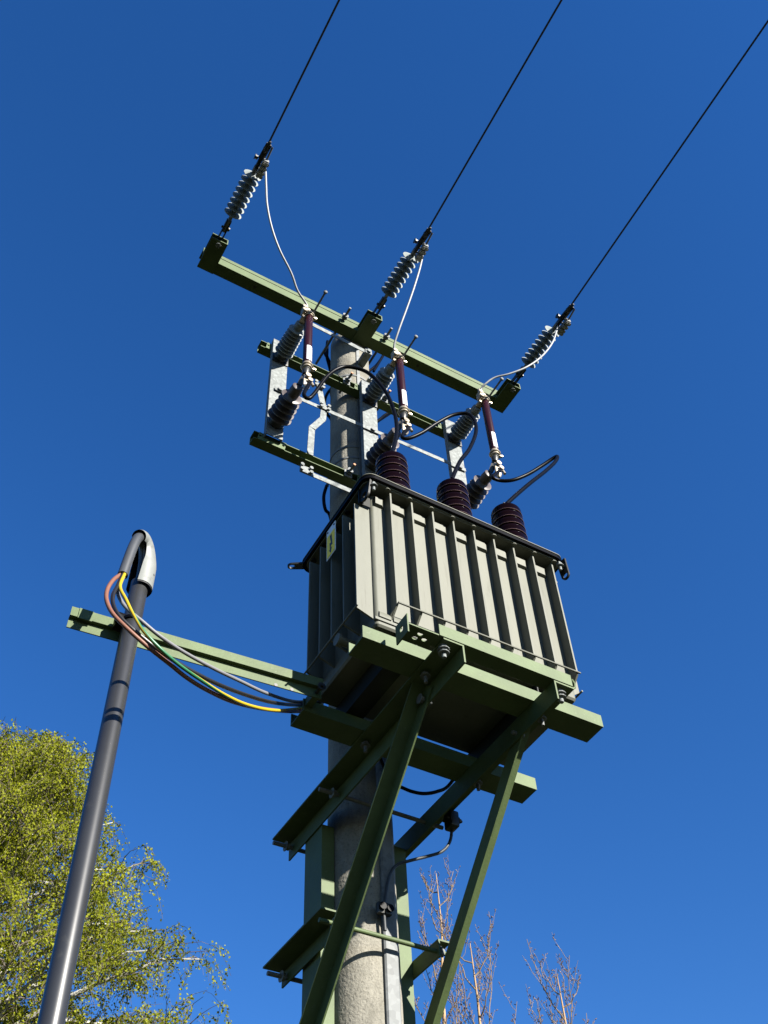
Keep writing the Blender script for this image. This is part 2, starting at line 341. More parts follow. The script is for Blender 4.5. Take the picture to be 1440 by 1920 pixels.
# ------------------------------------------------------------------ fuse unit (one built, two copied)
def fuse_unit(xc, label):
    t = thing('fuse_unit', (xc, 3.48, 6.9), label, 'fuse', 'high-voltage fuse units above the transformer')
    MB().prism([(-.055, 0), (.055, 0), (.055, .036), (.049, .036), (.049, .006), (-.049, .006), (-.049, .036), (-.055, .036)], (xc, 3.461, 6.90), (xc, 3.461, 8.005), (0, 1, 0)).build('base_channel', 'galv', t)
    zi = 7.785
    MB().box(xc-.057, xc+.057, 3.452, 3.4595, zi-.06, zi+.035, .002).lathe([(0, .05), (.012, .05), (.02, .042), (.035, .040)], (xc, 3.452, zi), (0, -1, 0), 24).nut((xc+.043, 3.45, zi+.055), (0, 1, 0), .011, .01).build('insulator_foot', 'steel_dark', t)
    prof = [(0, .034)]+sheds(.033, lambda u: .065-.008*u, .028, .0262, 8, .0055)+[(.235, .030)]
    MB().lathe(prof, (xc, 3.43, zi), (0, -1, 0), 32).build('upper_insulator', 'post_grey', t)
    MB().lathe([(0, .031), (.004, .034), (.038, .032), (.042, .026)], (xc, 3.197, zi), (0, -1, 0), 24).build('insulator_cap', 'post_grey', t)
    zl = 7.035
    MB().lathe([(0, .052), (.012, .052), (.02, .044), (.035, .042)], (xc, 3.459, zl), (0, -1, 0), 24).build('insulator_foot', 'steel_dark', t)
    prof = [(0, .040)]+sheds(.034, lambda u: .079-.012*u, .03, .040, 5, .0075)+[(.235, .034)]
    MB().lathe(prof, (xc, 3.435, zl), (0, -1, 0), 32).build('lower_insulator', 'post_dark', t)
    MB().lathe([(0, .035), (.004, .038), (.045, .034), (.049, .026)], (xc, 3.205, zl), (0, -1, 0), 24).build('insulator_cap', 'post_dark', t)
    xf, yf, zt, zb = xc+.027, 3.105, 7.835, 7.185
    MB().lathe([(0, .026), (.004, .0275), (.585, .0275), (.589, .026)], (xf, yf, zb+.03), (0, 0, 1), 28).build('fuse_tube', 'fuse', t)
    # printed paper wrap on the lower third of the tube
    lb = MB(); vs = []; a0, a1 = math.radians(-125), math.radians(10)
    for i in range(19):
        a = a0+(a1-a0)*i/18
        for z in (zb+.062, zb+.225): vs.append((xf+.0281*math.cos(a), yf+.0281*math.sin(a), z))
    lb.add(vs, [(2*i, 2*i+2, 2*i+3, 2*i+1) for i in range(18)]); lab = lb.build('paper_label', 'label', t)
    ik = MB(); rnd = random.Random(4)
    for r_ in range(9):
        z = zb+.085+r_*.015; a = math.radians(-118+rnd.random()*15); a_end = a+math.radians(25+rnd.random()*50)
        vs = []
        for i in range(7):
            q = a+(a_end-a)*i/6
            for dz in (0, .0022): vs.append((xf+.0285*math.cos(q), yf+.0285*math.sin(q), z+dz))
        ik.add(vs, [(2*i, 2*i+2, 2*i+3, 2*i+1) for i in range(6)])
    ik.build('faint_print', 'ink', lab)
    for nm, z in (('top_ferrule', zt-.04), ('bottom_ferrule', zb-.012)):
        MB().lathe([(0, .024), (.004, .0305), (.045, .0305), (.052, .029)], (xf, yf, z), (0, 0, 1), 24).build(nm, 'brassy', t)
    MB().lathe([(0, .018), (.004, .0225), (.006, .0225)], (xf, yf, zb-.017), (0, 0, 1), 24).build('end_cap', 'alu', t)
    # spring clips and terminals
    for z in (zt-.018, zb+.012):
        c = MB().tube([(xf+.034*math.cos(a), yf+.034*math.sin(a), z) for a in [math.radians(100+k*20) for k in range(17)]], .005, 6)
        c.box(xf+.026, xf+.046, yf-.012, yf+.012, z-.010, z+.012, .003)
        c.nut((xf+.05, yf-.004, z), (1, 0, 0), .009, .009)
        c.build('spring_clip', 'brassy', t)
    u = MB().box(xc-.02, xc+.02, 3.10, 3.157, zi-.010, zi+.012, .003).box(xf-.036, xf-.004, 3.075, 3.135, zt+.010, zt+.030, .003)
    u.box(xf-.05, xf-.032, 3.085, 3.125, zt-.03, zt+.045, .003).nut((xf-.041, 3.08, zt+.03), (0, 1, 0), .012, .012).nut((xf-.041, 3.08, zt-.01), (0, 1, 0), .012, .012).nut((xf-.02, 3.09, zt+.038), (0, 0, 1), .012, .012)
    u.lathe([(0, .0125), (.055, .012), (.08, .008)], (xf-.022, 3.10, zt+.03), (-.1, .1, 1), 12)
    u.build('top_terminal', 'brassy', t)
    MB().cyl((xf+.022, 3.10, zt+.01), (xf+.022, 2.925, zt+.016), .0068, 10).lathe([(0, .012), (.012, .0135), (.016, .010)], (xf+.022, 2.925, zt+.016), (0, -1, 0), 14).build('arcing_horn', 'galv_dull', t)
    MB().prism([(-.016, -.004), (.016, -.004), (.016, .004), (-.016, .004)], (xf, yf, zb-.03), (xc+.004, 3.15, zl+.01), (0, -.5, .5)).lathe([(0, .020), (.03, .024), (.05, .018)], (xf-.002, yf+.01, zb-.06), (0, -.15, 1), 14).build('lower_bracket', 'steel_dark', t)
    lw = MB().box(xc+.008, xc+.046, 3.102, 3.118, zl-.045, zl+.062, .004).nut((xc+.03, 3.092, zl+.05), (0, 1, 0), .014, .014).nut((xc+.044, 3.092, zl+.01), (0, 1, 0), .012, .014)
    lw.lathe([(0, .021), (.006, .021), (.03, .008)], (xc+.027, 3.108, zl-.05), (0, 0, -1), 16).lathe([(0, .009), (.05, .0095)], (xc+.05, 3.095, zl+.005), (.25, -.1, -.9), 12)
    lw.build('lower_terminal', 'brassy', t)
    return t
f0 = fuse_unit(1.465, 'left brown high-voltage fuse on a galvanised base, clear of the pole')
dup(f0, (2.140, 3.48, 6.9), 'middle brown high-voltage fuse on a galvanised base in front of the pole')
dup(f0, (2.822, 3.48, 6.9), 'right brown high-voltage fuse on a galvanised base against blue sky')

# ------------------------------------------------------------------ flat earthing bars between the fuse bases
t = thing('earthing_bar', (2.2, 3.45, 7.4), 'thin galvanised flat bar bolted across the three fuse bases', 'bar', 'galvanised flat bars')
MB().prism([(-.0175, 0), (.0175, 0), (.0175, .004), (-.0175, .004)], (1.44, 3.452, 7.40), (2.875, 3.452, 7.445), (0, -1, 0)).build('flat_strip', 'galv', t)
for x in (1.475, 2.15, 2.83): MB().nut((x, 3.444, 7.401+.0314*(x-1.44)), (0, 1, 0), .013, .012).build('bolt', 'galv_dull', t)
t = thing('earthing_bar', (1.74, 3.45, 7.2), 'kinked galvanised flat bar hanging left of the pole between the green rails', 'bar', 'galvanised flat bars')
zig = [(1.742, 7.655), (1.785, 7.40), (1.775, 7.27), (1.700, 7.12), (1.692, 6.84)]
zz = MB()
for i in range(4):
    a, b = zig[i], zig[i+1]; ya = 3.445 if i < 2 else 3.47
    zz.prism([(-.021, 0), (.021, 0), (.021, .005), (-.021, .005)], (a[0], 3.446 if i < 2 else 3.440, a[1]+.002), (b[0], 3.446 if i < 1 else 3.440, b[1]-.002), (0, -1, 0))
zz.build('flat_strip', 'galv', t)
for (x, z) in ((1.742, 7.63), (1.785, 7.405)):
    k = MB().box(x-.032, x+.032, 3.428, 3.436, z-.026, z+.026, .003)
    for dx in (-.026, .026):
        for dz in (-.018, .018): k.nut((x+dx, 3.424, z+dz), (0, 1, 0), .009, .012)
    k.build('cross_clamp', 'galv', t)
t = thing('earthing_bar', (1.9, 3.45, 8.4), 'short pale flat bar under the top crossarm reaching the pole from the left', 'bar', 'galvanised flat bars')
MB().prism([(-.021, 0), (.021, 0), (.021, .005), (-.021, .005)], (1.60, 3.455, 8.425), (2.145, 3.455, 8.395), (0, -1, 0)).build('flat_strip', 'galv', t)
MB().box(2.115, 2.17, 3.44, 3.562, 8.37, 8.42, .004).nut((2.143, 3.436, 8.395), (0, 1, 0), .013, .012).build('pole_clamp', 'galv', t)
t = thing('earthing_bar', (1.8, 3.45, 6.67), 'pale flat bar with a clamp just below the lower green rail', 'bar', 'galvanised flat bars')
MB().prism([(-.019, 0), (.019, 0), (.019, .005), (-.019, .005)], (1.655, 3.456, 6.675), (2.06, 3.456, 6.675), (0, -1, 0)).build('flat_strip', 'galv', t)
k = MB().box(1.632, 1.706, 3.436, 3.45, 6.645, 6.705, .003)
for dx in (-.03, .03):
    for dz in (-.02, .02): k.nut((1.669+dx, 3.43, 6.675+dz), (0, 1, 0), .009, .014)
k.build('cross_clamp', 'galv', t)

# ------------------------------------------------------------------ leads
def lead(name, pts, r, m, label, cat, group, n=8, seg=10):
    return tag(MB().tube(spline(pts, n), r, seg).build(name, m), label, cat, group)
lead('bare_lead', [(0.9488, 2.7200, 8.7065), (0.9793, 2.7600, 8.5755), (1.0160, 2.8000, 8.3966), (1.0834, 2.8600, 8.2571), (1.1768, 2.9200, 8.1254), (1.3001, 2.9900, 8.0357), (1.3791, 3.0500, 7.9680), (1.470, 3.095, 7.93), (1.470, 3.10, 7.86)], .0072, 'strand', 'bare aluminium lead drooping from the left wire clamp to the left fuse', 'cable', 'bare aluminium leads')
lead('bare_lead', [(2.1965, 2.7200, 8.7738), (2.1874, 2.7700, 8.6021), (2.1615, 2.8400, 8.3766), (2.1368, 2.9200, 8.1802), (2.1155, 3.0000, 8.0101), (2.1135, 3.0700, 7.9031), (2.145, 3.10, 7.86)], .0072, 'strand', 'bare aluminium lead dropping from the middle wire clamp to the middle fuse', 'cable', 'bare aluminium leads')
lead('bare_lead', [(3.3643, 2.7200, 8.6826), (3.3003, 2.7600, 8.4562), (3.2154, 2.8200, 8.2816), (3.1015, 2.8800, 8.1334), (2.9861, 2.9500, 8.0513), (2.9005, 3.0100, 8.0211), (2.8458, 3.0600, 7.9662), (2.828, 3.095, 7.93), (2.828, 3.10, 7.86)], .0072, 'strand', 'bare aluminium lead curving from the right wire clamp to the right fuse', 'cable', 'bare aluminium leads')
B = [(1.814, 2.75), (2.177, 2.75), (2.518, 2.75)]
lead('black_jumper', [(1.515, 3.095, 7.04), (1.4576, 3.0600, 6.8193), (1.4806, 3.0500, 6.7731), (1.5152, 3.0400, 6.8404), (1.5795, 3.0200, 7.0324), (1.6474, 3.0000, 7.1513), (1.7131, 2.9800, 7.1922), (1.8180, 2.9400, 7.1505), (1.9048, 2.9000, 6.9614), (1.9303, 2.8600, 6.7097), (1.9118, 2.8200, 6.4724), (1.8638, 2.7800, 6.2562), (1.825, 2.752, 6.118)], .0118, 'black', 'black jumper arching from the left fuse over the pole to the left bushing', 'cable', 'black jumpers to the bushings')
lead('black_jumper', [(2.195, 3.095, 7.04), (2.1086, 3.0600, 6.8389), (2.1353, 3.0400, 6.8102), (2.2143, 3.0100, 6.8810), (2.3126, 2.9700, 7.0043), (2.4128, 2.9300, 7.1092), (2.4901, 2.8900, 7.1235), (2.5129, 2.8600, 7.0200), (2.4786, 2.8300, 6.8352), (2.3839, 2.8000, 6.5751), (2.2756, 2.7700, 6.3479), (2.190, 2.752, 6.118)], .0118, 'black', 'black jumper arching from the middle fuse to the middle bushing', 'cable', 'black jumpers to the bushings')
lead('black_jumper', [(2.875, 3.095, 7.04), (2.7633, 3.0700, 6.8631), (2.8089, 3.0600, 6.8422), (2.8771, 3.0200, 6.8439), (2.9736, 2.9800, 6.9175), (3.0694, 2.9300, 7.0136), (3.1258, 2.8900, 7.0699), (3.1408, 2.8600, 7.0665), (3.0767, 2.8300, 6.9333), (2.9376, 2.8000, 6.7125), (2.7695, 2.7700, 6.4656), (2.6250, 2.7550, 6.2490), (2.535, 2.75, 6.110)], .0118, 'black', 'black jumper looping out to the right of the right bushing', 'cable', 'black jumpers to the bushings')
lead('earth_cable', [(2.44, 3.86, 8.95), (2.5748, 3.8800, 9.3841), (2.4515, 3.8800, 9.0375), (2.18, 3.88, 8.62), (1.99, 3.82, 8.80), (1.9904, 3.8000, 8.7328), (1.9940, 3.8000, 8.9582), (1.9962, 3.8200, 8.7901), (2.0350, 3.8400, 8.6560), (2.12, 3.90, 8.45), (2.1464, 3.8600, 8.5806), (2.0252, 3.8200, 8.3102), (1.9762, 3.8000, 8.1067), (1.9942, 3.8000, 7.9634), (2.0540, 3.8400, 7.9569), (2.10, 3.9, 7.8), (2.05, 3.88, 7.3), (1.9943, 3.8000, 7.1244), (1.9758, 3.8000, 7.0026), (1.9880, 3.8000, 6.8860), (2.0474, 3.8400, 6.8734), (2.1, 3.89, 6.6), (2.1, 3.89, 5.2)], .011, 'black', 'black earth cable snaking down behind the concrete pole', 'cable', None)
lead('earth_cable', [(2.40, 3.90, 8.20), (2.6215, 3.8600, 8.5372), (2.5206, 3.8600, 8.3931), (2.4315, 3.8600, 8.2319), (2.2, 3.9, 7.9)], .010, 'black', 'short black cable slanting behind the middle fuse right of the pole', 'cable', None)

# ------------------------------------------------------------------ transformer
TX = 2.14
tr = thing('transformer', (TX, 2.93, 4.62), 'olive grey ribbed oil transformer on a green steel platform', 'transformer')
xw0, xw1, yw0, yw1, zw0, zw1 = 1.633, 2.650, 2.671, 3.205, 4.716, 5.562
def rounded(x0, x1, y0, y1, r, n=6):
    P = []
    for cx, cy, a in ((x1-r, y1-r, 0), (x0+r, y1-r, 90), (x0+r, y0+r, 180), (x1-r, y0+r, 270)):
        for k in range(n+1):
            q = math.radians(a+90*k/n); P.append((cx+r*math.cos(q), cy+r*math.sin(q)))
    return P
def slab(P, z0, z1, name, m, parent, lip=None):
    mb = MB(); n = len(P)
    mb.add([(x, y, z0) for x, y in P]+[(x, y, z1) for x, y in P], [(i, (i+1) % n, n+(i+1) % n, n+i) for i in range(n)]+[list(range(n-1, -1, -1)), list(range(n, 2*n))])
    return mb.build(name, m, parent)
tank = MB(); P0 = rounded(xw0+.008, xw1-.008, yw0+.008, yw1-.008, .012); P1 = rounded(xw0, xw1, yw0, yw1, .018); n = len(P0)
tank.add([(x, y, zw0) for x, y in P0]+[(x, y, zw0+.009) for x, y in P1]+[(x, y, zw1) for x, y in P1],
         [(k*n+i, k*n+(i+1) % n, (k+1)*n+(i+1) % n, (k+1)*n+i) for k in range(2) for i in range(n)]+[list(range(n-1, -1, -1)), list(range(2*n, 3*n))])
tank.build('tank', 'tank', tr)
slab(rounded(1.575, 2.687, 2.602, 3.240, .05), 5.571, 5.578, 'tank_rim', 'tank', tr)
slab(rounded(1.560, 2.702, 2.587, 3.257, .055), 5.578, 5.600, 'gasket', 'black', tr)
slab(rounded(1.557, 2.705, 2.584, 3.260, .055), 5.600, 5.604, 'lid', 'tank', tr)
# front cooling fins: thin folded plates with slanted ends, tied by two round bars
def fin_front(x, yb, yo, z0, z1, ax='y', s=.05):
    mb = MB(); t = .0042
    prof = [(yb, z0-s), (yo, z0), (yo, z1), (yb, z1-.0)]
    if ax == 'y':
        vs = [(x-t, y, z) for y, z in prof]+[(x+t, y, z) for y, z in prof]
    else:
        vs = [(y, x-t, z) for y, z in prof]+[(y, x+t, z) for y, z in prof]
    mb.add(vs, [(0, 1, 2, 3), (7, 6, 5, 4)]+[(i, 4+i, 4+(i+1) % 4, (i+1) % 4) for i in range(4)])
    # rolled root fillets
    return mb
FX = [1.711+.1155*i for i in range(9)]
for x in FX: fin_front(x, yw0+.002, 2.619, 4.822, 5.560).build('cooling_fin', 'tank', tr)
edges = [xw0+.012]+FX
for i in range(len(edges)-1):
    a = edges[i]+.0062; b = edges[i+1]-.0062
    if i == 0: a = xw0+.016
    # pressed lip at the head of each valley
    mb = MB(); ya = yw0+.001
    pro = [(ya, 5.488), (yw0-.016, 5.494), (yw0-.019, 5.536), (ya, 5.556)]
    mb.add([(a, y, z) for y, z in pro]+[(b-.020*(pro[k][0] < yw0-.01), y, z) for k, (y, z) in enumerate(pro)], [(0, 1, 2, 3), (7, 6, 5, 4)]+[(k, 4+k, 4+(k+1) % 4, (k+1) % 4) for k in range(4)])
    mb.build('valley_lip', 'tank', tr)
    mb = MB(); pro = [(ya, 4.760), (yw0-.007, 4.764), (yw0-.008, 4.786), (ya, 4.80)]
    mb.add([(a, y, z) for y, z in pro]+[(b, y, z) for y, z in pro], [(0, 1, 2, 3), (7, 6, 5, 4)]+[(k, 4+k, 4+(k+1) % 4, (k+1) % 4) for k in range(4)])
    mb.build('valley_foot', 'tank', tr)
for z, ya in ((5.570, 2.613), (4.8265, 2.6135)):
    pts = [(FX[0]-.012, yw0+.0, z-.045 if z < 5 else z), (FX[0]-.002, 2.628, z-.006 if z < 5 else z), (FX[0], ya, z), (FX[-1]+.012, ya, z+.004)]
    MB().tube(pts if z < 5 else pts[2:], .0046, 8).build('tie_bar', 'tank', tr)
for i in range(5):
    y = 2.692+.110*i
    fin_front(y, xw0+.002, 1.556, 4.790, 5.505 if i else 5.47, 'x', .03).build('cooling_fin', 'tank', tr)
    fin_front(y, xw1-.002, 2.688, 4.790, 5.50, 'x', .03).build('cooling_fin', 'tank', tr)
for x in (1.551, 2.693):
    for z in (4.792, 5.502) if x > 2 else (4.792,): MB().cyl((x, 2.672, z), (x, 3.15, z), .0046, 8).build('tie_bar', 'tank', tr)
# sill under the corrugated wall at the front left corner
MB().box(xw0-.004, FX[0]+.045, yw0-.006, yw0+.01, 4.742, 4.756).build('weld_ledge', 'tank', tr)
# rim bolts and corner lugs
for i in range(9): MB().nut((1.690+.119*i, 2.611, 5.5655), (0, 0, 1), .0105, .008).build('rim_bolt', 'tank', tr)
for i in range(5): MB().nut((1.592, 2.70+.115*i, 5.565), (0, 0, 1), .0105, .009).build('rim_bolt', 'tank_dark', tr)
def lug(origin, down, normal, w=.024, ln=.105, hole=.0155):
    out = [(w*1.15, 0)]+[(w*math.cos(math.radians(-180*k/14)), -ln+w+w*math.sin(math.radians(-180*k/14))) for k in range(15)]+[(-w*1.15, 0)]
    d = plate_mesh(out, [(0, -ln+w, hole, hole)], .010)
    ey = -Vector(down).normalized(); nn = Vector(normal); nn = (nn-ey*nn.dot(ey)).normalized()
    return placed(MB(), d, origin, ey.cross(nn), ey).build('lifting_lug', 'tank_dark', tr)
lug((2.688, 2.606, 5.585), (.06, -.02, -1), (-.75, -.12, -.45), .024, .125)
lug((1.592, 2.640, 5.580), (-.06, .05, -1), (-.99, -.1, .1), .036, .118, .020)
lug((1.575, 3.235, 5.590), (-.85, .45, -.05), (.1, .2, -1), .022, .080)
for x, y in ((1.612, 2.605), (2.668, 2.602)):
    MB().cyl((x, y, 5.508), (x, y, 5.566), .0075, 12).nut((x, y, 5.545), (0, 0, 1), .0145, .014).build('corner_bolt', 'galv', tr)
MB().box(1.572, 1.632, 2.6735, 2.679, 5.468, 5.5705).build('corner_shade_plate', 'tank_dark', tr)  # added near-black plate, stands in for the lug's shadow at this corner
# bushings
for (bx, by) in B:
    prof = [(0, .070), (.03, .070), (.035, .055)]
    for i in range(7):
        h = .060+.0575*i; R = .0875-.0010*i
        prof += [(h-.0150, .066), (h-.0125, R*.99), (h-.0095, R*1.012), (h-.0055, R*.985), (h+.010, R), (h+.028, R*.995), (h+.035, R*.97), (h+.0385, R*.90), (h+.040, .066)]
    prof += [(.450, .060), (.458, .040), (.462, .034)]
    bo = MB().lathe(prof, (bx, by, 5.574), (0, 0, 1), 44).build('bushing', 'porcelain', tr)
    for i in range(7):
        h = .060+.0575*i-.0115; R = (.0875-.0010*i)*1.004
        MB().tube([(bx+R*math.cos(2*math.pi*k/40), by+R*math.sin(2*math.pi*k/40), 5.574+h) for k in range(41)], .0017, 6, False).build('shed_rim', 'glaze_glint', bo)  # paler rings: thin rim glaze, with highlight arcs put into the colour
    MB().lathe([(0, .026), (.012, .026), (.014, .016), (.034, .016), (.036, .010), (.07, .010)], (bx, by, 6.026), (0, 0, 1), 16).nut((bx, by, 6.062), (0, 0, 1), .017, .014).box(bx-.012, bx+.026, by-.014, by+.014, 6.074, 6.098, .003).build('terminal_stud', 'steel_dark', bo)
    MB().lathe([(0, .078), (.006, .080), (.016, .080), (.020, .074)], (bx, by, 5.604), (0, 0, 1), 36).build('clamp_ring', 'tank_dark', bo)
# sign with lightning arrow on the left side fins
def quad_plate(corner, w, h, x, t, name, m, parent):
    y0, z0 = corner; return MB().box(x, x+t, y0-w, y0, z0, z0+h).build(name, m, parent)
sg = MB().box(1.5435, 1.5455, 2.848, 2.934, 5.306, 5.512).build('warning_sign', 'signw', tr)
MB().box(1.5415, 1.5432, 2.855, 2.927, 5.313, 5.462).build('yellow_field', 'sign', sg)
bolt = [(.045, .135), (.028, .135), (.040, .078), (.026, .084), (.030, .036), (.020, .040), (.037, .010), (.050, .045), (.039, .040), (.040, .060), (.054, .055)]
bm_ = MB(); pts = [(1.5408, 2.927-y, 5.313+z) for y, z in bolt]; nb = len(pts)
bm_.add(pts+[(1.5414, y, z) for _, y, z in pts], [list(range(nb)), list(range(2*nb-1, nb-1, -1))]+[(i, (i+1) % nb, nb+(i+1) % nb, nb+i) for i in range(nb)])
bm_.build('lightning_arrow', 'signk', sg, smooth=False)
for y in (2.86, 2.922): MB().cyl((1.5405, y, 5.495), (1.5445, y, 5.495), .005, 10).build('sign_screw', 'signk', sg)
# skids, drain valve, rating plates
for x0 in (1.735, 2.42):
    MB().prism([(0, 0), (.085, 0), (.085, .0915), (.079, .0915), (.079, .006), (.006, .006), (.006, .0915), (0, .0915)], (x0+.085, 2.66, 4.6235), (x0+.085, 3.215, 4.6235), (0, 0, 1)).build('skid', 'tank_dark', tr)
MB().cyl((1.565, 2.86, 4.755), (1.635, 2.86, 4.755), .020, 18).cyl((1.553, 2.86, 4.755), (1.567, 2.86, 4.755), .028, 18).build('drain_valve', 'tank', tr)
lv = MB()
for i in range(4):
    x = 1.72+.13*i
    lv.lathe([(0, .035), (.05, .034), (.07, .02), (.12, .012)], (x, 3.205, 5.35), (0, 1, 0), 16)
lv.build('low_voltage_bushing', 'post_grey', tr)

# ------------------------------------------------------------------ green steel platform clamped to the pole
pf = thing('support_platform', (2.131, 3.30, 4.0), 'green steel bracket platform with two slanting braces clamped to the pole', 'bracket')
xl, xr = 1.909, 2.353     # inner legs of the arms
t_ = .0075
# arms: L sections, horizontal leg on top pointing outwards
MB().prism([(0, 0), (.094, 0), (.094, -t_), (t_, -t_), (t_, -.092), (0, -.092)], (xl+t_, 2.478, 4.5595), (xl+t_, 3.985, 4.5595), (0, 0, 1)).build('support_arm', 'green', pf)
MB().prism([(0, 0), (-.102, 0), (-.102, -t_), (-t_, -t_), (-t_, -.097), (0, -.097)], (xr, 2.478, 4.5595), (xr, 3.985, 4.5595), (0, 0, 1)).build('support_arm', 'green', pf)
# cross beams: U channels, open on top
for y0, x0, x1 in ((2.622, 1.541, 2.717), (3.113, 1.534, 2.715)):
    MB().prism([(0, 0), (.118, 0), (.118, .063), (.111, .063), (.111, .007), (.007, .007), (.007, .063), (0, .063)], (x0, y0, 4.5605), (x1, y0, 4.5605), (0, 0, 1)).build('cross_beam', 'green', pf)
    if y0 < 3: MB().box(x1-.0075, x1-.0005, y0+.0075, y0+.1105, 4.568, 4.622).build('end_plate', 'green', pf)
# braces
def brace(x, sgn, name):
    p0 = Vector((x, 2.700, 4.512)); p1 = Vector((x, 3.665, 3.521)); d = (p1-p0).normalized()
    nn = Vector((0, d.z, -d.y)); nn = nn if nn.y > 0 else -nn      # towards the upper back
    a, tt = .066, .007
    ex = Vector((sgn, 0, 0))
    prof = [(0, 0), (0, a), (a, a), (a, a-tt), (tt, a-tt), (tt, 0)]
    mb = MB(); vs = []
    for P in (p0, p1):
        for u, w in prof: vs.append(P+ex*u+nn*w)
    mb.add(vs, [(i, (i+1) % 6, 6+(i+1) % 6, 6+i) for i in range(6)]+[(5, 4, 3, 2, 1, 0), (6, 7, 8, 9, 10, 11)])
    mb.build('brace', 'green', pf)
    for s in (.06, 1.40):
        q = p0+d*s+nn*.035
        MB().cyl(q-ex*.03, q+ex*.03, .009).nut(q+ex*.018, (1, 0, 0), .016, .014).build('brace_bolt', 'galv_dull', pf)
brace(xl-.0012, -1, 'l'); brace(xr+.0092, 1, 'r')
# stop angle along the arm ends and its perforated end
MB().prism([(0, 0), (.072, 0), (.072, .006), (.006, .006), (.006, .060), (0, .060)], (1.803, 2.474, 4.5615), (2.446, 2.474, 4.5615), (0, 0, 1)).build('stop_angle', 'green', pf)
d = plate_mesh([(0, 0), (.138, 0), (.138, .088), (0, .088)], [(.062, .058, .013, .008), (.100, .050, .012, .008), (.070, .030, .013, .008)], .006)
placed(MB(), d, (1.664, 2.478, 4.5645), (1, 0, 0), (0, 1, 0)).build('hole_plate', 'green', pf, smooth=False)
d = plate_mesh([(0, -.045), (.088, -.045), (.088, .052), (0, .052)], [(.045, .004, .011, .017)], .006)
placed(MB(), d, (1.6605, 2.478, 4.5645), (0, 1, 0), (0, 0, 1)).build('hole_plate', 'green', pf, smooth=False)
MB().tube([(2.449, 2.476, 4.600), (2.462, 2.478, 4.585), (2.462, 2.482, 4.566), (2.450, 2.486, 4.556), (2.440, 2.49, 4.562)], .0055, 8).build('hook_end', 'green', pf)
for x in (1.842, 2.405):
    MB().cyl((x, 2.515, 4.49), (x, 2.515, 4.585), .0095).nut((x, 2.515, 4.541), (0, 0, 1), .019, .018).nut((x, 2.515, 4.522), (0, 0, 1), .017, .014).build('arm_bolt', 'galv', pf)
for x in (1.86, 2.43):
    for y in (2.68, 3.17):
        MB().cyl((x, y, 4.50), (x, y, 4.58), .008).nut((x, y, 4.543), (0, 0, 1), .016, .014).build('arm_bolt', 'galv_dull', pf)
# lower short brackets
MB().prism([(0, 0), (.098, 0), (.098, -t_), (t_, -t_), (t_, -.072), (0, -.072)], (xl-.0015, 3.468, 3.9350), (xl-.0015, 3.990, 3.9350), (0, 0, 1)).build('clamp_bracket', 'green', pf)
MB().prism([(0, 0), (-.060, 0), (-.060, -t_), (-t_, -t_), (-t_, -.076), (0, -.076)], (xr+.0015, 3.468, 3.9350), (xr+.0015, 3.990, 3.9350), (0, 0, 1)).build('clamp_bracket', 'green', pf)
# side channels against the pole
for x, s in ((1.9175, 1), (2.3515, -1)):
    pr = [(0, 0), (0, .160), (.062, .160), (.062, .153), (.007, .153), (.007, .007), (.062, .007), (.062, 0)]
    mb = MB(); vs = [(x+s*u, 3.672+w, z) for z in (2.75, 4.475) for u, w in pr]
    mb.add(vs, [(i, (i+1) % 8, 8+(i+1) % 8, 8+i) for i in range(8)]+[list(range(7, -1, -1)), list(range(8, 16))]); mb.build('side_channel', 'green', pf)
# threaded rods with nuts
for z, y, m_ in ((4.515, 3.500, 'galv_dull'), (4.515, 3.952, 'galv_dull'), (3.888, 3.487, 'green'), (3.888, 3.946, 'galv_dull')):
    r_ = MB().cyl((1.812, y, z), (2.45 if z > 4 else 2.395, y, z), .0098, 14).build('threaded_rod', m_, pf)
    for x in (1.885, 2.378): MB().nut((x, y, z), (1, 0, 0), .018, .016).build('nut', 'galv', r_)

# ------------------------------------------------------------------ earth lead and its clamp below the right arm
t = tag(MB().tube(spline([(2.455, 3.442, 4.545), (2.4639, 3.4500, 4.5010), (2.4581, 3.4500, 4.4431), (2.4358, 3.4500, 4.3894), (2.3991, 3.4600, 4.3491), (2.3304, 3.4700, 4.3132), (2.2531, 3.4900, 4.2810), (2.1990, 3.5100, 4.2559), (2.1647, 3.5150, 4.2025), (2.1445, 3.5180, 4.1228), (2.1304, 3.5180, 4.0333), (2.1326, 3.5200, 3.9400)], 8), .0070, 10).build('earth_lead', 'wire'), 'thin black earth lead curving from the right arm to the pole strip', 'cable')
t = thing('cable_clamp', (2.455, 3.44, 4.52), 'small dark bolted clamp hanging under the right platform arm', 'clamp', 'bolted earth clamps')
k = MB().box(2.432, 2.478, 3.40, 3.462, 4.470, 4.550, .008)
k.build('clamp_body', 'steel_dark', t)
k = MB()
for y in (3.415, 3.447):
    k.cyl((2.42, y, 4.51), (2.50, y, 4.51), .006).nut((2.486, y, 4.51), (1, 0, 0), .012, .012)
k.build('clamp_bolt', 'steel_dark', t)
t = thing('cable_clamp', (2.135, 3.51, 4.0), 'dark two-bolt clamp holding the earth lead on the pole strip', 'clamp', 'bolted earth clamps')
cz = 4.0312; cx = 2.1286
MB().box(cx-.034, cx-.0015, 3.502, 3.530, cz-.026, cz+.026, .008).box(cx+.0015, cx+.034, 3.502, 3.530, cz-.024, cz+.028, .008).build('clamp_body', 'steel_dark', t)
MB().nut((cx-.018, 3.497, cz), (0, 1, 0), .012, .012).nut((cx+.018, 3.497, cz-.002), (0, 1, 0), .012, .012).build('clamp_bolt', 'black', t)
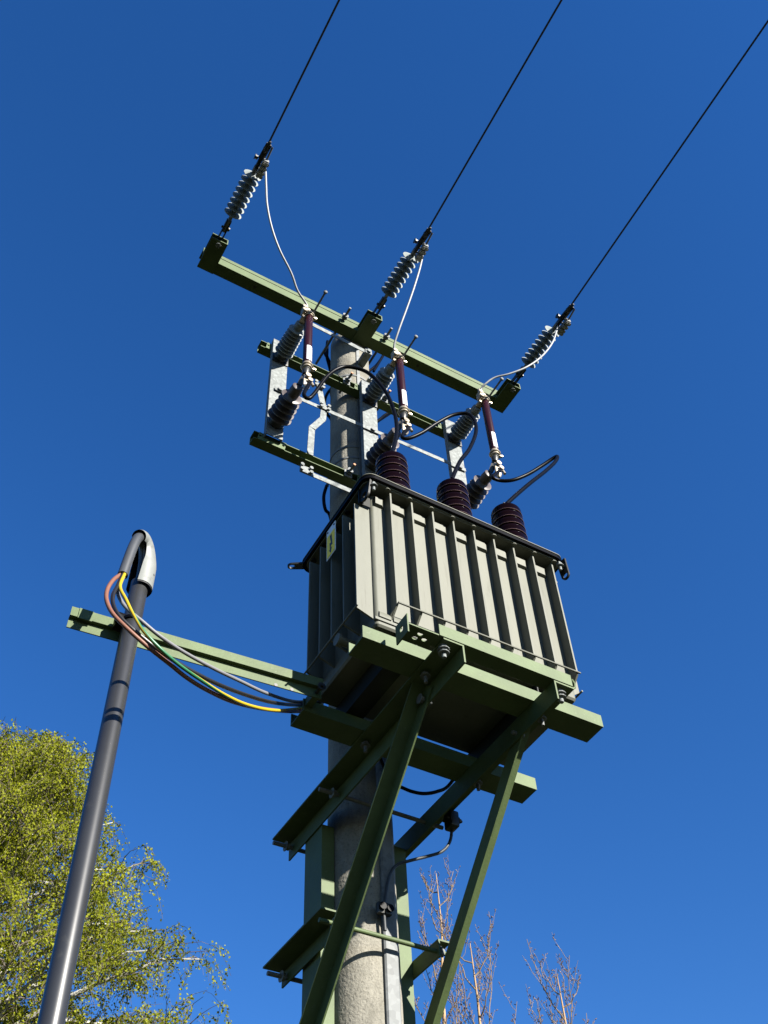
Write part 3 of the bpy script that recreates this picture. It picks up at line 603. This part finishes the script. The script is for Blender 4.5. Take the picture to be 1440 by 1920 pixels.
lead('black_cable', [(2.10, 3.46, 4.78), (2.1769, 3.4800, 4.6521), (2.2251, 3.4800, 4.6507), (2.2820, 3.4800, 4.6462), (2.3490, 3.4800, 4.6569), (2.4182, 3.4700, 4.6854), (2.4818, 3.4600, 4.7366), (2.55, 3.40, 4.86)], .0085, 'black', 'black cable sagging between the arms just below the transformer', 'cable', None)

# ------------------------------------------------------------------ rail that carries the cable mast
ax_ = Vector((.997, -.078, 0)).normalized(); a0 = Vector((.518, 3.100, 4.578)); a1 = a0+ax_*1.062
mr = thing('mast_rail', tuple(a0), 'long pale green rail reaching left from the platform to the dark pipe', 'rail')
back = Vector((-ax_.y, ax_.x, 0))
mb = MB(); pr = [(.020, 0), (.020, .047), (0, .047), (0, .0925), (.005, .0925), (.005, .052), (.025, .052), (.025, 0)]
vs = [P+back*u+Vector((0, 0, w)) for P in (a0, a1) for u, w in pr]
mb.add(vs, [(i, (i+1) % 8, 8+(i+1) % 8, 8+i) for i in range(8)]+[list(range(7, -1, -1)), list(range(8, 16))]); mb.build('z_profile', 'green', mr)
mb = MB(); e0 = a0-ax_*.012
pr = [(-.004, .040), (-.004, .0925), (0, .0925), (0, .040)]
vs = [P+back*u+Vector((0, 0, w)) for P in (a0+ax_*.030, a0+ax_*.085) for u, w in pr]
mb.add(vs, [(i, (i+1) % 4, 4+(i+1) % 4, 4+i) for i in range(4)]+[(3, 2, 1, 0), (4, 5, 6, 7)]); mb.build('end_tab', 'green', mr)
mb = MB()
for s in (.86, .93):
    q = a0+ax_*s+back*.0185+Vector((0, 0, .006)); mb.tube([q, q+back*.0035], .008, 14)
mb.build('bolt_hole', 'signk', mr)
MB().box(1.542, 1.572, 3.046, 3.1125, 4.585, 4.625).build('spacer_block', 'green', mr)
MB().cyl((1.556, 2.98, 4.603), (1.556, 3.10, 4.603), .008).nut((1.556, 3.00, 4.603), (0, 1, 0), .014, .014).build('rail_bolt', 'steel_dark', mr)

# ------------------------------------------------------------------ dark cable pipe with hood
QX, QY = .743, 3.032
pp = thing('cable_pipe', (QX, QY, 0), 'tall dark grey plastic cable pipe standing left of the transformer pole', 'pipe')
pt = 4.850
MB().lathe([(0, .0395), (2.0, .038), (pt-.002, .0357), (pt, .0345)], (QX, QY, 0), (0, 0, 1), 64).build('tube', 'pipe', pp)
MB().lathe([(0, .0365), (.001, .0415), (.015, .0415), (.016, .0365)], (QX, QY, 4.617), (0, 0, 1), 48).build('strap', 'black', pp)
MB().box(QX-.064, QX-.028, QY-.012, QY+.038, 4.590, 4.650, .006).nut((QX-.060, QY-.02, 4.598), (0, 1, 0), .013, .025).build('saddle_clamp', 'black', pp)
hh = Vector((-.624, -.78, 0)).normalized(); hs = Vector((.78, -.624, 0)).normalized(); Q0 = Vector((QX, QY, pt))
def arch(pts): return [Q0+hh*a+Vector((0, 0, c)) for a, c in pts]
cab = arch([(0, -.10), (.002, .05), (.010, .125), (.034, .178), (.072, .190), (.105, .160), (.130, .085), (.150, -.02), (.167, -.131)])
MB().tube(spline(cab, 7), .0205, 20).build('cable_sheath', 'sheath', pp)
OFF = math.radians(36)
def hood(r_out, name, m, z0):
    path = spline(arch([(-.003, z0), (-.003, .07), (.004, .130), (.030, .180), (.066, .196), (.098, .178)]), 6)
    mb = MB(); vs = []; nP = len(path); K = 22
    for i, P in enumerate(path):
        t = (path[min(i+1, nP-1)]-path[max(i-1, 0)]).normalized()
        outw = hs.cross(t).normalized()
        if outw.dot(-hh) < 0 and t.z > .3: outw = -outw
        if i > 0 and outw.dot(prev) < 0: outw = -outw
        prev = outw
        s = i/(nP-1); w = 1-.42*max(0, (s-.28)/.72); half = math.radians(134-30*s)
        for k in range(K+1):
            a = -half+2*half*k/K
            o_ = OFF*(1-.25*s); vs.append(P+outw*math.cos(a+o_)*r_out*w+hs*math.sin(a+o_)*r_out*w)
    mb.add(vs, [(i*(K+1)+k, i*(K+1)+k+1, (i+1)*(K+1)+k+1, (i+1)*(K+1)+k) for i in range(nP-1) for k in range(K)])
    return mb.build(name, m, pp)
h1 = hood(.0530, 'hood', 'hood', -.030); h2 = hood(.0505, 'hood_shade_shell', 'hood_in', -.036)  # inner shell is near-black: shade inside the hood put into its colour
q = Q0+hs*.052+Vector((0, 0, .04)); MB().nut(q, hs, .005, .006).build('hood_screw', 'galv_dull', pp)
# ------------------------------------------------------------------ four cable cores from the hood to the transformer
END = [(1.70, 3.30, 4.80), (1.92, 3.34, 5.12), (2.02, 3.33, 5.33)]
ce = tuple(cab[-1])
def core(name, pts, r, m, label): return lead(name, pts, r, m, label, 'cable', 'cable cores from the hood to the transformer', 7, 12)
core('brown_core', [(ce[0]-.008, ce[1], ce[2]), (0.5986, 2.8600, 4.6308), (0.5773, 2.8200, 4.5301), (0.5769, 2.7850, 4.4416), (0.6020, 2.7600, 4.3659), (0.6591, 2.7450, 4.3055), (0.7407, 2.7500, 4.2617), (0.8413, 2.7800, 4.2442), (0.9275, 2.8200, 4.2447), (1.0342, 2.8800, 4.2751), (1.1692, 2.9600, 4.3371), (1.3551, 3.0800, 4.4674), (1.5772, 3.2450, 4.6682), (1.6876, 3.2600, 4.7470)]+END, .0080, 'brown', 'brown cable core, the outermost loop left of the pipe hood')
core('black_core', [(ce[0]-.002, ce[1]-.006, ce[2]), (0.6184, 2.8500, 4.6020), (0.6004, 2.8100, 4.5040), (0.6053, 2.7850, 4.4279), (0.6339, 2.7650, 4.3641), (0.6978, 2.7550, 4.3112), (0.7966, 2.7700, 4.2777), (0.9044, 2.8100, 4.2831), (1.0466, 2.8800, 4.3242), (1.2067, 2.9800, 4.4103), (1.3856, 3.1000, 4.5310), (1.5811, 3.2550, 4.7130), (1.6978, 3.2700, 4.7861)]+END, .0080, 'blackcore', 'black cable core running beside the brown core from the pipe hood')
core('grey_core', [(ce[0]+.006, ce[1]+.004, ce[2]), (0.6250, 2.8600, 4.5856), (0.6403, 2.8300, 4.5082), (0.6717, 2.8100, 4.4550), (0.7182, 2.8000, 4.4187), (0.7988, 2.8100, 4.3863), (0.9095, 2.8500, 4.3894), (1.0512, 2.9100, 4.4196), (1.1951, 2.9900, 4.4790), (1.3552, 3.0900, 4.5591), (1.5654, 3.2500, 4.7209), (1.7028, 3.2800, 4.8113)]+END, .0074, 'greycore', 'light grey cable core, topmost of the four cores to the transformer')
yg = [(ce[0]+.004, ce[1]-.010, ce[2]), (0.6249, 2.8400, 4.5900), (0.6448, 2.7900, 4.4848), (0.6727, 2.7500, 4.3852), (0.7167, 2.7300, 4.3033), (0.7849, 2.7350, 4.2559), (0.8711, 2.7700, 4.2463), (0.9734, 2.8200, 4.2589), (1.1006, 2.9000, 4.3023), (1.2366, 2.9900, 4.3737), (1.4038, 3.1100, 4.5037), (1.5843, 3.2500, 4.6925), (1.7057, 3.2750, 4.7870)]+END
pth = spline(yg, 7); rr = .0066
# earth core: yellow with a green stripe half-way round that twists along it
vsY, n_ = [], len(pth); q = (pth[1]-pth[0]).normalized().orthogonal(); seg = 14
for i in range(n_):
    t = (pth[min(i+1, n_-1)]-pth[max(i-1, 0)]).normalized(); q = (q-t*q.dot(t)).normalized(); b = t.cross(q)
    tw = .112*i+.08
    for k in range(seg):
        a = 2*math.pi*k/seg+tw; vsY.append(pth[i]+(q*math.cos(a)+b*math.sin(a))*rr)
fY = [(i*seg+k, i*seg+(k+1) % seg, (i+1)*seg+(k+1) % seg, (i+1)*seg+k) for i in range(n_-1) for k in range(seg)]
yo = MB().add(vsY, fY).build('yellow_green_core', 'yellow'); yo.data.materials.append(M['greencore'])
for i, p in enumerate(yo.data.polygons): p.material_index = 1 if (i % seg) < 7 else 0
tag(yo, 'yellow and green striped earth core among the four cores', 'cable', 'cable cores from the hood to the transformer')

# ------------------------------------------------------------------ trees
def npmesh(name, V, F4, m, parent, F3=None):
    me = bpy.data.meshes.new(name)
    V = np.asarray(V, np.float32); off = loc_of(parent); V = V-np.array([off.x, off.y, off.z], np.float32)
    F4 = np.asarray(F4, np.int32)
    me.vertices.add(len(V)); me.vertices.foreach_set('co', V.ravel())
    k = F4.shape[1]
    me.loops.add(F4.size); me.loops.foreach_set('vertex_index', F4.ravel())
    me.polygons.add(len(F4)); me.polygons.foreach_set('loop_start', np.arange(0, F4.size, k, dtype=np.int32))
    me.update(calc_edges=True); me.validate()
    me.materials.append(M[m]); o = bpy.data.objects.new(name, me); COL.objects.link(o); o.parent = parent
    return o
def leaves(rng, pts, size, droop=.6):
    """one bent quad leaf at each point"""
    n = len(pts); P = np.asarray(pts)
    d = rng.normal(size=(n, 3)); d[:, 2] -= droop; d /= np.linalg.norm(d, axis=1)[:, None]
    s = rng.normal(size=(n, 3)); s -= d*(s*d).sum(1)[:, None]; s /= np.linalg.norm(s, axis=1)[:, None]
    nn = np.cross(d, s); L = (size*rng.uniform(.6, 1.25, n))[:, None]
    V = np.stack([P, P+d*L*.45+s*L*.36+nn*L*.05, P+d*L, P+d*L*.45-s*L*.36+nn*L*.05], 1).reshape(-1, 3)
    F = np.arange(4*n).reshape(-1, 4)
    return V, F
def birch(x, y, H, seed, R, label):
    rng = np.random.default_rng(seed); rnd = random.Random(seed)
    t = thing('birch_tree', (x, y, 0), label, 'tree')
    tk = MB(); br = MB(); tw = MB(); lp = []
    trunk = [Vector((x+.12*math.sin(i*.9+seed), y+.10*math.cos(i*.7), H*.97*i/14)) for i in range(15)]
    tk.tube(trunk, [.17*(1-i/14)**.8+.012 for i in range(15)], 12)
    tk.build('trunk', 'bark', t)
    def env(z):
        u = z/H
        return R*max(.05, min(1.0, (1-u)/.42)**.75)*(1 if u > .62 else .78+.22*max(0, (u-.35)/.27) if u > .35 else .5+.8*u)
    nl = 150
    for i in range(nl):
        h = H*(.20+.775*(i/(nl-1))**.85); k = min(13, int(h/(H*.97)*14)); base = trunk[k]+(trunk[k+1]-trunk[k])*((h/(H*.97)*14)-k) if k < 14 else trunk[14]
        a = i*2.399+rnd.uniform(-.4, .4); ln = env(h)*rnd.uniform(.75, 1.1)
        dirv = Vector((math.cos(a), math.sin(a), 0)); pts = [base]; nseg = 7
        rise = rnd.uniform(.55, .95)
        for s in range(1, nseg+1):
            u = s/nseg
            pts.append(base+dirv*ln*u+Vector((rnd.uniform(-.07, .07), rnd.uniform(-.07, .07), ln*rise*(u-.42*u*u)+rnd.uniform(-.05, .05))))
        r0 = .026+.022*ln/R
        br.tube(pts, [r0*(1-.85*s/nseg) for s in range(nseg+1)], 6)
        nsub = int(8+11*ln/R)
        for j in range(nsub):
            u = .12+.88*rnd.random()**.62; k2 = min(nseg-1, int(u*nseg)); p = pts[k2]+(pts[k2+1]-pts[k2])*(u*nseg-k2)
            a2 = a+rnd.uniform(-1.4, 1.4); l2 = rnd.uniform(.35, .85)*(.5+.5*ln/R)*1.15
            d2 = Vector((math.cos(a2), math.sin(a2), rnd.uniform(.2, .9))).normalized(); q = [p]
            for s in range(1, 6):
                v = s/5; q.append(p+d2*l2*v+Vector((rnd.uniform(-.04, .04), rnd.uniform(-.04, .04), -.30*l2*v*v)))
            tw.tube(q, [.0085, .007, .0055, .004, .003, .0022], 4, False)
            for m_ in range(rnd.randint(5, 9)):
                w = rnd.uniform(.15, 1.0); k3 = min(4, int(w*5)); b0 = q[k3]+(q[k3+1]-q[k3])*(w*5-k3)
                l3 = rnd.uniform(.22, .66); a3 = rnd.uniform(0, 6.28); dr = Vector((math.cos(a3), math.sin(a3), rnd.uniform(-.5, .7)))
                c = [b0+dr*(l3*.55)*(s/4)+Vector((0, 0, -l3*.75*(s/4)**1.7)) for s in range(5)]
                tw.tube(c, .0021, 3, False)
                nlv = int(l3*52)
                for _ in range(nlv):
                    v = rnd.random()**.8*4; k4 = min(3, int(v)); pp_ = c[k4]+(c[k4+1]-c[k4])*(v-k4)
                    lp.append((pp_.x+rnd.gauss(0, .022), pp_.y+rnd.gauss(0, .022), pp_.z+rnd.gauss(0, .022)))
    lo = br.build('limbs', 'bark', t); tw.build('twigs', 'twig', t, smooth=False)
    V, F = leaves(rng, lp, .036)
    npmesh('crown', V, F, 'leaf', t)['kind'] = 'stuff'
    return len(lp)
NL = birch(2.15, 13.2, 11.75, 19, 2.75, 'leafy birch with fresh yellow green leaves at the lower left')
def poplar(x, y, H, seed, spread, label, lean=0.0):
    rnd = random.Random(seed); t = thing('bare_tree', (x, y, 0), label, 'tree', 'bare budding trees behind the platform')
    tk = MB(); br = MB(); bd = MB()
    top = Vector((x+lean, y, H)); tr_ = [Vector((x, y, 0)).lerp(top, i/12)+Vector((.05*math.sin(i*1.7+seed), .05*math.cos(i*1.3), 0)) for i in range(13)]
    tk.tube(tr_, [.11*(1-i/12)**.9+.007 for i in range(13)], 8); tk.build('trunk', 'pbark', t)
    def budrow(pts, dens):
        for i in range(len(pts)-1):
            a, b = pts[i], pts[i+1]; L = (b-a).length
            for _ in range(max(1, int(L*dens))):
                p = a.lerp(b, rnd.random()); an = rnd.uniform(0, 6.28); d = Vector((math.cos(an)*.6, math.sin(an)*.6, rnd.uniform(.3, 1))).normalized()
                ln = rnd.uniform(.015, .05); q = p+d*ln
                br.tube([p, q], [.0042, .0032], 3, False)
                bd.lathe([(0, .004), (.012, .0095), (.026, .0075), (.042, .001)], q, d, 5)
    nb = 28
    for i in range(nb):
        u = .42+.55*i/(nb-1); k = min(11, int(u*12)); base = tr_[k].lerp(tr_[k+1], u*12-k)
        a = i*2.4+rnd.uniform(-.5, .5); ln = spread*(1.15-u)*rnd.uniform(.9, 2.1)+.40
        pts = [base]; dirv = Vector((math.cos(a), math.sin(a), 0)); up = rnd.uniform(.9, 2.1)
        for s in range(1, 8):
            v = s/7; pts.append(base+dirv*ln*(v-.35*v*v)+Vector((rnd.uniform(-.03, .03), rnd.uniform(-.03, .03), ln*up*v*(.45+.55*v))))
        br.tube(pts, [.010*(1-.8*s/7)+.0025 for s in range(8)], 5, False); budrow(pts[2:], 11)
        for j in range(rnd.randint(4, 8)):
            w = rnd.uniform(.2, .95)*7; k2 = min(6, int(w)); p = pts[k2].lerp(pts[k2+1], w-k2); a2 = rnd.uniform(0, 6.28); l2 = rnd.uniform(.15, .55)
            q = [p+Vector((math.cos(a2), math.sin(a2), 0))*l2*.45*(s/4)+Vector((rnd.uniform(-.012, .012), rnd.uniform(-.012, .012), l2*(s/4)**1.25)) for s in range(5)]
            br.tube(q, [.0045, .004, .0035, .003, .0025], 4, False); budrow(q[1:], 17)
    br.build('branches', 'ptwig', t, smooth=False); bd.build('buds', 'bud', t, smooth=False)['kind'] = 'stuff'
poplar(9.985, 13.759, 10.9, 3, .95, 'bare budding tree with an orange trunk between the braces and open sky')
poplar(10.422, 15.285, 13.2, 8, .55, 'tall thin bare tree top seen between the two platform braces')
poplar(11.194, 13.452, 10.55, 21, .8, 'bare budding tree with thin twigs at the lower right', .25)
